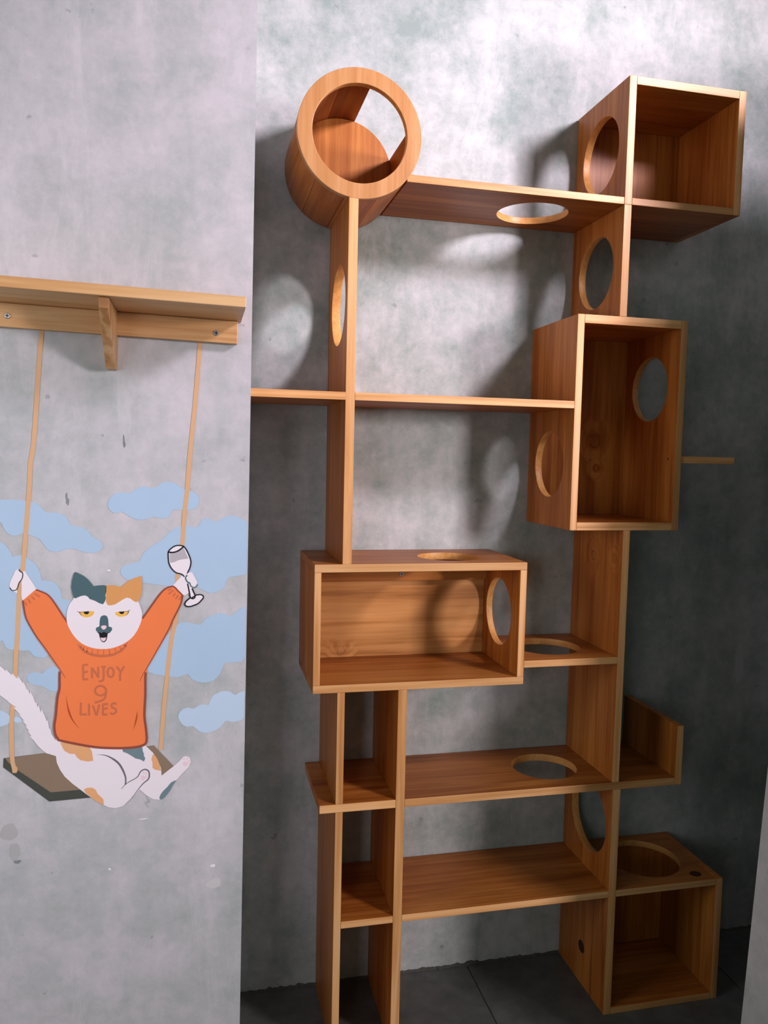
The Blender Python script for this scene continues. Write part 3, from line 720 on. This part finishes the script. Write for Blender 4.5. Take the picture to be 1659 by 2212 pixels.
('wine_glass/glass_outline','black',[(5,[-2813,12940,-2835,12924,-2867,12900,-2895,12874,-2916,12847,-2933,12817,-2940,12787,-2932,12758,-2913,12735,-2889,12719,-2862,12712,-2832,12711,-2801,12714,-2770,12720,-2739,12730,-2709,12741,-2682,12751,-2654,12762,-2626,12778,-2597,12802,-2568,12830,-2544,12856,-2523,12880,-2506,12905,-2496,12930,-2498,12957,-2510,12980,-2528,12998,-2551,13009,-2577,13014,-2606,13015,-2641,13011,-2678,13004,-2703,12998,-2697,12970,-2672,12975,-2636,12982,-2604,12986,-2580,12985,-2558,12981,-2543,12973,-2532,12963,-2525,12949,-2524,12936,-2531,12920,-2546,12900,-2566,12877,-2589,12851,-2616,12825,-2643,12803,-2667,12790,-2692,12780,-2719,12771,-2749,12760,-2778,12750,-2806,12744,-2833,12742,-2858,12743,-2877,12748,-2893,12759,-2906,12773,-2910,12786,-2905,12804,-2891,12828,-2872,12852,-2847,12875,-2817,12898,-2795,12914])]),
('sweater','orange',[(6,[-6091,13186,-5881,13103,-5781,13007,-5671,12844,-5553,12641,-5448,12474,-4678,12296,-3872,12475,-3855,12500,-3641,12823,-3465,13065,-3347,13176,-3231,13215,-3151,13203,-2993,13036,-2954,12984,-2992,12788,-3170,12420,-3258,12201,-3528,11703,-3747,11322,-3768,11090,-3768,10699,-3791,10231,-3754,9915,-3739,9599,-3864,9496,-4202,9471,-4638,9499,-5011,9562,-5606,9724,-5704,9784,-5752,9909,-5771,10110,-5734,10337,-5696,10717,-5645,10944,-5614,11292,-5622,11368,-5814,11664,-5930,11850,-6084,12086,-6201,12299,-6311,12541,-6351,12750,-6366,12938])]),
('sweater/sweater_outline','brown',[(6.4,[-6096,13162,-6042,13139,-5965,13106,-5901,13073,-5863,13045,-5835,13016,-5806,12980,-5773,12934,-5740,12882,-5704,12824,-5666,12760,-5627,12690,-5586,12619,-5538,12539,-5488,12458,-5453,12401,-5425,12421,-5460,12478,-5510,12559,-5558,12638,-5599,12708,-5639,12778,-5677,12843,-5713,12901,-5748,12954,-5783,13001,-5813,13039,-5844,13071,-5887,13102,-5954,13136,-6031,13169,-6086,13191])]),
('sweater/sweater_outline','brown',[(6.4,[-6378,12938,-6373,12889,-6365,12819,-6355,12747,-6345,12682,-6333,12615,-6313,12542,-6280,12463,-6240,12380,-6199,12300,-6160,12227,-6120,12156,-6076,12084,-6024,12006,-5969,11926,-5919,11851,-5879,11788,-5843,11730,-5803,11665,-5750,11583,-5693,11494,-5646,11420,-5618,11372,-5599,11338,-5578,11303,-5550,11256,-5521,11208,-5500,11174,-5492,11180,-5512,11214,-5540,11263,-5567,11310,-5586,11346,-5604,11380,-5633,11429,-5679,11505,-5735,11595,-5786,11677,-5825,11742,-5861,11801,-5900,11865,-5950,11941,-6004,12022,-6054,12100,-6097,12172,-6136,12242,-6173,12316,-6213,12395,-6252,12477,-6282,12554,-6300,12623,-6311,12688,-6320,12753,-6328,12824,-6335,12894,-6339,12942])]),
('sweater/sweater_outline','brown',[(6.4,[-5641,11331,-5643,11293,-5645,11237,-5647,11173,-5647,11101,-5647,11023,-5651,10947,-5663,10880,-5681,10810,-5697,10721,-5710,10599,-5721,10460,-5731,10340,-5744,10253,-5757,10180,-5764,10111,-5764,10040,-5759,9973,-5749,9915,-5734,9865,-5714,9823,-5694,9793,-5689,9775,-5669,9747,-5601,9720,-5436,9670,-5214,9608,-5015,9557,-4876,9527,-4761,9508,-4639,9493,-4493,9479,-4341,9468,-4201,9464,-4077,9466,-3966,9475,-3876,9491,-3813,9513,-3767,9548,-3741,9609,-3734,9700,-3742,9809,-3752,9918,-3764,10017,-3778,10116,-3786,10231,-3783,10377,-3774,10542,-3767,10698,-3766,10844,-3766,10981,-3765,11089,-3763,11158,-3760,11201,-3757,11228,-3810,11235,-3812,11207,-3815,11164,-3818,11092,-3818,10983,-3818,10847,-3820,10702,-3827,10547,-3836,10382,-3839,10233,-3830,10113,-3816,10012,-3805,9914,-3795,9807,-3787,9703,-3792,9625,-3810,9585,-3837,9565,-3891,9546,-3975,9531,-4082,9523,-4203,9521,-4341,9525,-4492,9535,-4636,9549,-4757,9563,-4870,9582,-5007,9612,-5204,9662,-5425,9724,-5588,9773,-5648,9796,-5643,9796,-5650,9818,-5671,9851,-5687,9884,-5700,9926,-5709,9978,-5714,10040,-5714,10105,-5707,10170,-5694,10241,-5681,10331,-5670,10453,-5659,10591,-5647,10711,-5632,10796,-5614,10865,-5601,10938,-5596,11020,-5597,11100,-5597,11171,-5595,11234,-5593,11289,-5591,11327])]),
('sweater/sweater_outline','brown',[(6.4,[-3905,11031,-3891,11066,-3870,11116,-3847,11166,-3825,11205,-3799,11245,-3759,11312,-3699,11418,-3624,11552,-3544,11698,-3451,11865,-3351,12045,-3272,12195,-3230,12283,-3208,12340,-3178,12413,-3119,12530,-3051,12665,-2998,12781,-2973,12866,-2964,12932,-2959,12974,-3002,12980,-3005,12938,-3011,12876,-3033,12796,-3083,12682,-3150,12547,-3207,12428,-3236,12353,-3256,12296,-3296,12209,-3374,12059,-3471,11878,-3563,11710,-3642,11563,-3715,11429,-3774,11321,-3812,11254,-3836,11213,-3858,11173,-3880,11120,-3899,11069,-3911,11034])]),
('sweater/sweater_outline','brown',[(6.4,[-2959,12980,-2966,12993,-2978,13014,-2994,13037,-3014,13059,-3038,13083,-3063,13108,-3089,13140,-3119,13176,-3149,13203,-3178,13217,-3205,13219,-3234,13215,-3268,13208,-3306,13195,-3345,13174,-3382,13149,-3419,13115,-3463,13067,-3516,12998,-3576,12914,-3640,12820,-3720,12703,-3806,12575,-3866,12485,-3837,12463,-3776,12553,-3691,12680,-3611,12798,-3547,12891,-3488,12975,-3436,13042,-3395,13088,-3360,13119,-3327,13143,-3292,13161,-3258,13173,-3227,13179,-3203,13183,-3186,13182,-3168,13174,-3143,13151,-3115,13117,-3087,13084,-3061,13058,-3038,13035,-3019,13015,-3005,12995,-2995,12977,-2988,12963])]),
('sweater/collar','collar',[(6.6,[-5256,11958,-5198,11830,-5093,11724,-4952,11656,-4786,11618,-4631,11618,-4476,11638,-4307,11722,-4199,11833,-4168,11960,-4247,11861,-4331,11774,-4475,11702,-4631,11676,-4786,11681,-4951,11719,-5093,11801,-5198,11906])]),
('sweater/collar_rib','collar',[(6.6,[-5177,11902,-5166,11854,-5148,11858,-5160,11907])]),
('sweater/collar_rib','collar',[(6.6,[-5110,11880,-5131,11805,-5113,11799,-5093,11874])]),
('sweater/collar_rib','collar',[(6.6,[-5040,11841,-5055,11750,-5037,11746,-5022,11837])]),
('sweater/collar_rib','collar',[(6.6,[-4937,11802,-4944,11707,-4926,11705,-4918,11800])]),
('sweater/collar_rib','collar',[(6.6,[-4818,11798,-4828,11690,-4809,11688,-4800,11796])]),
('sweater/collar_rib','collar',[(6.6,[-4699,11793,-4700,11678,-4681,11678,-4681,11792])]),
('sweater/collar_rib','collar',[(6.6,[-4580,11794,-4566,11678,-4547,11680,-4561,11796])]),
('sweater/collar_rib','collar',[(6.6,[-4460,11814,-4436,11723,-4418,11728,-4442,11819])]),
('sweater/collar_rib','collar',[(6.6,[-4352,11848,-4326,11776,-4308,11783,-4334,11854])]),
('sweater/collar_rib','collar',[(6.6,[-4266,11893,-4227,11847,-4213,11860,-4252,11906])]),
('sweater/cuff_rib','collar',[(6.6,[-6327,12903,-6300,12823,-6272,12834,-6298,12914])]),
('sweater/cuff_rib','collar',[(6.6,[-6266,12968,-6217,12873,-6190,12889,-6239,12984])]),
('sweater/cuff_rib','collar',[(6.6,[-6199,13023,-6127,12942,-6105,12965,-6177,13046])]),
('sweater/cuff_rib','collar',[(6.6,[-6132,13079,-6018,13002,-6002,13030,-6116,13106])]),
('sweater/cuff_rib','collar',[(6.6,[-3228,13164,-3306,13124,-3291,13093,-3213,13133])]),
('sweater/cuff_rib','collar',[(6.6,[-3181,13130,-3294,13040,-3274,13012,-3161,13103])]),
('sweater/cuff_rib','collar',[(6.6,[-3145,13059,-3199,12977,-3172,12957,-3118,13039])]),
('sweater/cuff_rib','collar',[(6.6,[-3080,13007,-3144,12920,-3118,12899,-3054,12985])]),
('sweater/cuff_rib','collar',[(6.6,[-3022,12973,-3071,12892,-3043,12873,-2994,12955])]),
('sweater/fold_line','fold',[(6.6,[-5487,10765,-5484,10722,-5481,10661,-5476,10594,-5471,10535,-5465,10487,-5459,10444,-5449,10402,-5437,10360,-5423,10317,-5406,10274,-5385,10231,-5359,10187,-5324,10137,-5282,10084,-5243,10036,-5216,10003,-5214,10005,-5238,10040,-5273,10092,-5309,10148,-5338,10200,-5358,10245,-5372,10288,-5386,10330,-5400,10372,-5412,10413,-5424,10453,-5436,10493,-5447,10539,-5458,10596,-5469,10662,-5478,10723,-5484,10765])]),
('sweater/fold_line','fold',[(6.6,[-3968,10338,-3975,10305,-3985,10259,-3996,10206,-4006,10153,-4019,10094,-4032,10026,-4044,9963,-4052,9920,-4049,9919,-4034,9960,-4011,10018,-3988,10083,-3972,10143,-3964,10199,-3963,10255,-3965,10304,-3965,10337])]),
('sweater/letter','collar',[(6.6,[-5129,11428,-5016,11437,-5020,11485,-5134,11476]),(6.68,[-5151,11458,-5145,11119,-5100,11118,-5106,11458]),(6.76,[-5118,11263,-5019,11281,-5028,11329,-5127,11311]),(6.84,[-5126,11102,-5016,11105,-5018,11153,-5129,11151])]),
('sweater/letter','collar',[(6.6,[-4915,11143,-4919,11394,-4964,11394,-4960,11144]),(6.68,[-4955,11370,-4822,11145,-4784,11171,-4917,11396]),(6.76,[-4783,11150,-4785,11403,-4830,11404,-4829,11151])]),
('sweater/letter','collar',[(6.6,[-4743,11377,-4643,11368,-4641,11417,-4741,11426]),(6.68,[-4715,11392,-4714,11327,-4714,11236,-4716,11163,-4719,11125,-4723,11109,-4727,11103,-4745,11097,-4775,11095,-4798,11094,-4795,11046,-4771,11046,-4736,11048,-4703,11061,-4682,11086,-4674,11116,-4670,11159,-4668,11234,-4669,11325,-4669,11391])]),
('sweater/letter','collar',[(6.6,[-4499,11272,-4499,11261,-4500,11248,-4501,11236,-4503,11226,-4506,11216,-4510,11207,-4514,11199,-4518,11193,-4523,11188,-4528,11184,-4532,11181,-4536,11179,-4540,11179,-4544,11179,-4548,11180,-4552,11182,-4557,11185,-4562,11189,-4566,11195,-4571,11202,-4575,11210,-4578,11219,-4581,11229,-4583,11239,-4584,11251,-4585,11265,-4585,11275,-4631,11276,-4630,11266,-4630,11250,-4628,11233,-4625,11218,-4621,11203,-4616,11190,-4609,11177,-4602,11166,-4593,11155,-4583,11146,-4573,11139,-4561,11133,-4549,11130,-4536,11130,-4524,11132,-4512,11136,-4502,11143,-4492,11151,-4483,11160,-4475,11171,-4469,11184,-4463,11197,-4459,11211,-4456,11226,-4454,11242,-4454,11258,-4453,11269]),(6.68,[-4585,11253,-4585,11263,-4584,11277,-4583,11289,-4581,11299,-4578,11309,-4574,11317,-4570,11325,-4566,11332,-4561,11337,-4556,11341,-4552,11343,-4548,11345,-4544,11345,-4540,11345,-4536,11344,-4532,11342,-4527,11339,-4523,11335,-4518,11330,-4513,11323,-4509,11315,-4506,11306,-4503,11296,-4501,11285,-4500,11273,-4499,11259,-4499,11249,-4453,11248,-4454,11259,-4454,11275,-4456,11291,-4459,11307,-4463,11321,-4468,11335,-4475,11347,-4482,11359,-4491,11369,-4501,11378,-4511,11386,-4523,11391,-4535,11394,-4548,11394,-4560,11392,-4572,11388,-4582,11382,-4592,11374,-4601,11364,-4609,11353,-4615,11341,-4620,11328,-4625,11314,-4628,11299,-4630,11282,-4630,11266,-4631,11256])]),
('sweater/letter','collar',[(6.6,[-4431,11382,-4347,11255,-4310,11282,-4394,11409]),(6.68,[-4263,11407,-4289,11371,-4325,11316,-4354,11254,-4363,11181,-4363,11107,-4362,11056,-4316,11055,-4317,11106,-4317,11176,-4310,11238,-4285,11290,-4251,11341,-4226,11377])]),
('sweater/letter','collar',[(6.6,[-4665,10860,-4665,10850,-4665,10838,-4667,10828,-4669,10820,-4673,10812,-4678,10804,-4684,10796,-4691,10789,-4699,10783,-4708,10778,-4717,10773,-4727,10770,-4738,10767,-4748,10766,-4759,10766,-4770,10767,-4781,10770,-4791,10773,-4801,10777,-4810,10783,-4819,10789,-4827,10795,-4834,10803,-4839,10811,-4844,10820,-4848,10829,-4851,10837,-4852,10847,-4852,10859,-4853,10869,-4898,10870,-4898,10860,-4897,10845,-4895,10828,-4890,10812,-4884,10798,-4876,10784,-4867,10772,-4857,10760,-4845,10750,-4832,10741,-4819,10733,-4804,10727,-4790,10722,-4775,10719,-4759,10717,-4744,10717,-4729,10719,-4714,10722,-4700,10727,-4686,10733,-4673,10741,-4662,10750,-4651,10761,-4642,10773,-4634,10786,-4627,10800,-4622,10815,-4620,10831,-4619,10847,-4619,10857]),(6.68,[-4853,10846,-4853,10855,-4852,10867,-4851,10877,-4848,10885,-4844,10894,-4839,10902,-4833,10909,-4826,10916,-4818,10922,-4810,10928,-4800,10932,-4790,10936,-4780,10938,-4769,10939,-4758,10939,-4748,10938,-4737,10936,-4727,10933,-4717,10928,-4707,10923,-4699,10917,-4691,10910,-4684,10902,-4678,10894,-4673,10886,-4669,10877,-4667,10868,-4665,10858,-4665,10846,-4665,10837,-4619,10836,-4619,10845,-4620,10861,-4622,10878,-4627,10893,-4633,10908,-4641,10921,-4650,10934,-4661,10946,-4673,10956,-4685,10965,-4699,10973,-4713,10979,-4728,10983,-4743,10987,-4758,10988,-4773,10988,-4789,10986,-4803,10983,-4818,10978,-4831,10972,-4844,10964,-4856,10955,-4866,10944,-4876,10932,-4883,10919,-4890,10906,-4895,10891,-4897,10874,-4898,10859,-4898,10849]),(6.76,[-4663,10867,-4663,10839,-4664,10802,-4670,10764,-4678,10727,-4689,10692,-4711,10665,-4765,10641,-4838,10620,-4891,10605,-4878,10557,-4825,10572,-4749,10594,-4685,10624,-4650,10665,-4634,10711,-4625,10752,-4619,10795,-4617,10836,-4617,10864])]),
('sweater/letter','collar',[(6.6,[-5199,10604,-5210,10333,-5165,10328,-5154,10600]),(6.68,[-5201,10302,-5052,10299,-5053,10348,-5202,10351])]),
('sweater/letter','collar',[(6.6,[-5028,10569,-5030,10296,-4985,10293,-4983,10566])]),
('sweater/letter','collar',[(6.6,[-4949,10518,-4869,10274,-4826,10288,-4906,10532]),(6.68,[-4825,10274,-4767,10529,-4811,10543,-4869,10288])]),
('sweater/letter','collar',[(6.6,[-4731,10546,-4732,10295,-4687,10292,-4686,10543]),(6.68,[-4724,10508,-4596,10514,-4600,10563,-4728,10558]),(6.76,[-4704,10400,-4600,10419,-4610,10467,-4714,10448]),(6.84,[-4722,10273,-4612,10275,-4614,10324,-4725,10322])]),
('sweater/letter','collar',[(6.6,[-4405,10535,-4415,10545,-4433,10561,-4459,10572,-4488,10569,-4517,10558,-4541,10537,-4549,10504,-4544,10472,-4528,10440,-4500,10420,-4471,10407,-4455,10397,-4451,10387,-4449,10373,-4451,10362,-4459,10349,-4474,10335,-4488,10328,-4507,10330,-4535,10339,-4556,10346,-4569,10300,-4547,10292,-4514,10281,-4479,10279,-4448,10293,-4424,10315,-4408,10341,-4403,10371,-4408,10401,-4424,10431,-4452,10451,-4480,10464,-4495,10473,-4500,10485,-4503,10501,-4502,10508,-4494,10514,-4476,10521,-4462,10523,-4456,10519,-4445,10509,-4436,10500])]),
('cat_head','white',[(7,[-5314,12967,-5351,12917,-5385,12871,-5414,12819,-5437,12757,-5454,12689,-5464,12619,-5467,12548,-5463,12476,-5452,12406,-5431,12339,-5403,12276,-5371,12214,-5337,12156,-5298,12099,-5256,12047,-5209,11998,-5159,11954,-5104,11915,-5040,11882,-4971,11854,-4903,11832,-4840,11818,-4778,11810,-4714,11806,-4648,11805,-4581,11808,-4511,11818,-4435,11839,-4357,11866,-4283,11900,-4214,11939,-4148,11984,-4090,12035,-4039,12092,-3995,12156,-3957,12223,-3922,12299,-3892,12379,-3872,12452,-3862,12512,-3861,12566,-3865,12618,-3876,12673,-3892,12726,-3908,12773,-3917,12802,-3926,12825,-3944,12863,-3961,12934,-3988,13021,-4064,13095,-4219,13147,-4422,13185,-4625,13206,-4830,13205,-5035,13186,-5190,13153,-5265,13099,-5291,13031])]),
('cat_head/ear','teal',[(7.4,[-5275,13560,-5211,13528,-5106,13471,-5013,13388,-4943,13299,-4897,13235,-4779,13252,-4672,13254,-4623,13231,-4628,13117,-4645,13029,-4636,12953,-4662,12878,-4698,12822,-4780,12849,-4875,12908,-4980,12948,-5015,12999,-5074,13031,-5156,13020,-5226,12990,-5273,12969,-5308,12979,-5342,13093,-5361,13218,-5346,13368,-5304,13530])]),
('cat_head/ear','ginger',[(7.4,[-4625,13237,-4554,13255,-4447,13243,-4363,13214,-4310,13200,-4244,13269,-4148,13344,-4028,13405,-3865,13454,-3857,13320,-3859,13129,-3895,12964,-3932,12888,-3980,12853,-4040,12878,-4112,12943,-4184,12963,-4256,12933,-4352,12871,-4448,12810,-4555,12791,-4603,12807,-4638,12890,-4632,13004,-4641,13105])]),
('cat_head/eye','yellow',[(7.4,[-5199,12657,-5111,12671,-4994,12673,-4888,12671,-4885,12630,-4923,12574,-4983,12542,-5053,12533,-5112,12548,-5159,12580])]),
('cat_head/eye','yellow',[(7.4,[-4443,12632,-4353,12649,-4245,12653,-4155,12653,-4167,12600,-4209,12550,-4281,12529,-4365,12535,-4425,12575])]),
('cat_head/pupil','black',[(7.7,[-5105,12661,-4994,12668,-5000,12627,-5029,12602,-5070,12607,-5100,12629])]),
('cat_head/pupil','black',[(7.7,[-4359,12643,-4245,12650,-4251,12615,-4281,12590,-4323,12594,-4347,12617])]),
('cat_head/eyelid','black',[(7.8,[-5244,12669,-5236,12666,-5225,12661,-5211,12655,-5194,12652,-5173,12651,-5150,12653,-5125,12655,-5099,12657,-5070,12659,-5037,12662,-5008,12665,-4987,12667,-4988,12674,-5009,12672,-5038,12670,-5071,12667,-5100,12665,-5126,12663,-5151,12661,-5173,12661,-5193,12661,-5209,12665,-5222,12670,-5233,12675,-5240,12679])]),
('cat_head/eyelid','black',[(7.8,[-4125,12683,-4135,12677,-4149,12669,-4165,12662,-4180,12656,-4194,12653,-4208,12653,-4225,12652,-4245,12652,-4274,12651,-4309,12649,-4342,12648,-4365,12647,-4365,12639,-4342,12640,-4309,12641,-4274,12642,-4245,12644,-4224,12644,-4208,12644,-4193,12644,-4178,12647,-4161,12652,-4145,12660,-4130,12668,-4120,12673])]),
('cat_head/eyelid','black',[(7.8,[-5207,12657,-5203,12650,-5197,12639,-5191,12627,-5184,12616,-5175,12604,-5166,12591,-5157,12580,-5151,12573,-5148,12575,-5153,12584,-5160,12596,-5168,12609,-5175,12622,-5180,12633,-5185,12646,-5189,12657,-5191,12665])]),
('cat_head/eyelid','black',[(7.8,[-4160,12653,-4161,12644,-4163,12630,-4167,12616,-4172,12603,-4181,12590,-4193,12576,-4205,12563,-4213,12554,-4211,12551,-4201,12559,-4188,12570,-4174,12583,-4163,12597,-4155,12611,-4150,12626,-4146,12639,-4143,12648])]),
('cat_head/muzzle','teal',[(7.5,[-4740,12551,-4675,12577,-4616,12554,-4590,12483,-4583,12382,-4581,12318,-4509,12290,-4510,12227,-4557,12171,-4605,12172,-4686,12200,-4760,12177,-4807,12178,-4854,12237,-4848,12294,-4777,12324,-4770,12450,-4758,12513])]),
('cat_head/nose','pink',[(7.8,[-4741,12323,-4727,12333,-4704,12341,-4682,12344,-4661,12342,-4642,12335,-4628,12326,-4624,12313,-4627,12297,-4635,12281,-4648,12266,-4665,12252,-4682,12245,-4697,12248,-4712,12258,-4724,12271,-4734,12288,-4742,12307])]),
('cat_head/mouth','black',[(7.6,[-4831,12192,-4736,12180,-4686,12200,-4629,12177,-4546,12177,-4599,12158,-4611,12077,-4630,12001,-4665,11962,-4701,11959,-4743,11992,-4770,12069,-4789,12161])]),
('cat_head/tongue','pink',[(7.9,[-4758,12069,-4689,12060,-4635,12071,-4647,12008,-4683,11977,-4731,11998])]),
]

mural = empty('wall_mural', loc=(0, 0, 0), category='mural',
              label='painted calico cat in an orange sweater on a swing, raising a glass, among clouds')
LABELS = {'cat_figure/tail': 'white bushy tail', 'sweater': 'orange sweater with brown lettering', 'wine_glass': 'tilted wine glass with a black outline',
          'swing_seat': 'brown swing seat', 'cat_head': 'white cat head with one dark and one ginger ear'}
parents = {}
for path, mat, polys in MURAL:
    part, _, sub = path.partition('/')
    bm = bmesh.new()
    for layer, fl in polys:
        y = YL - 0.0006 - 0.00022 * layer
        pts = [(fl[i] / 10000.0, fl[i + 1] / 10000.0) for i in range(0, len(fl), 2)]
        vs_ = [bm.verts.new((p[0], y, p[1])) for p in pts]
        for tr in tessellate_polygon([[Vector((p[0], p[1], 0)) for p in pts]]):
            if len(set(tr)) == 3:
                try:
                    bm.faces.new([vs_[i] for i in tr])
                except ValueError:
                    pass
    bm.normal_update()
    for f_ in bm.faces:
        if f_.normal.y > 0:
            f_.normal_flip()
    me = bpy.data.meshes.new(sub or part)
    bm.to_mesh(me)
    bm.free()
    o = link(sub or part, me, PAINT[mat], parents[part] if sub else mural)
    if not sub:
        parents[part] = o
    if path in LABELS:
        o['label'] = LABELS[path]
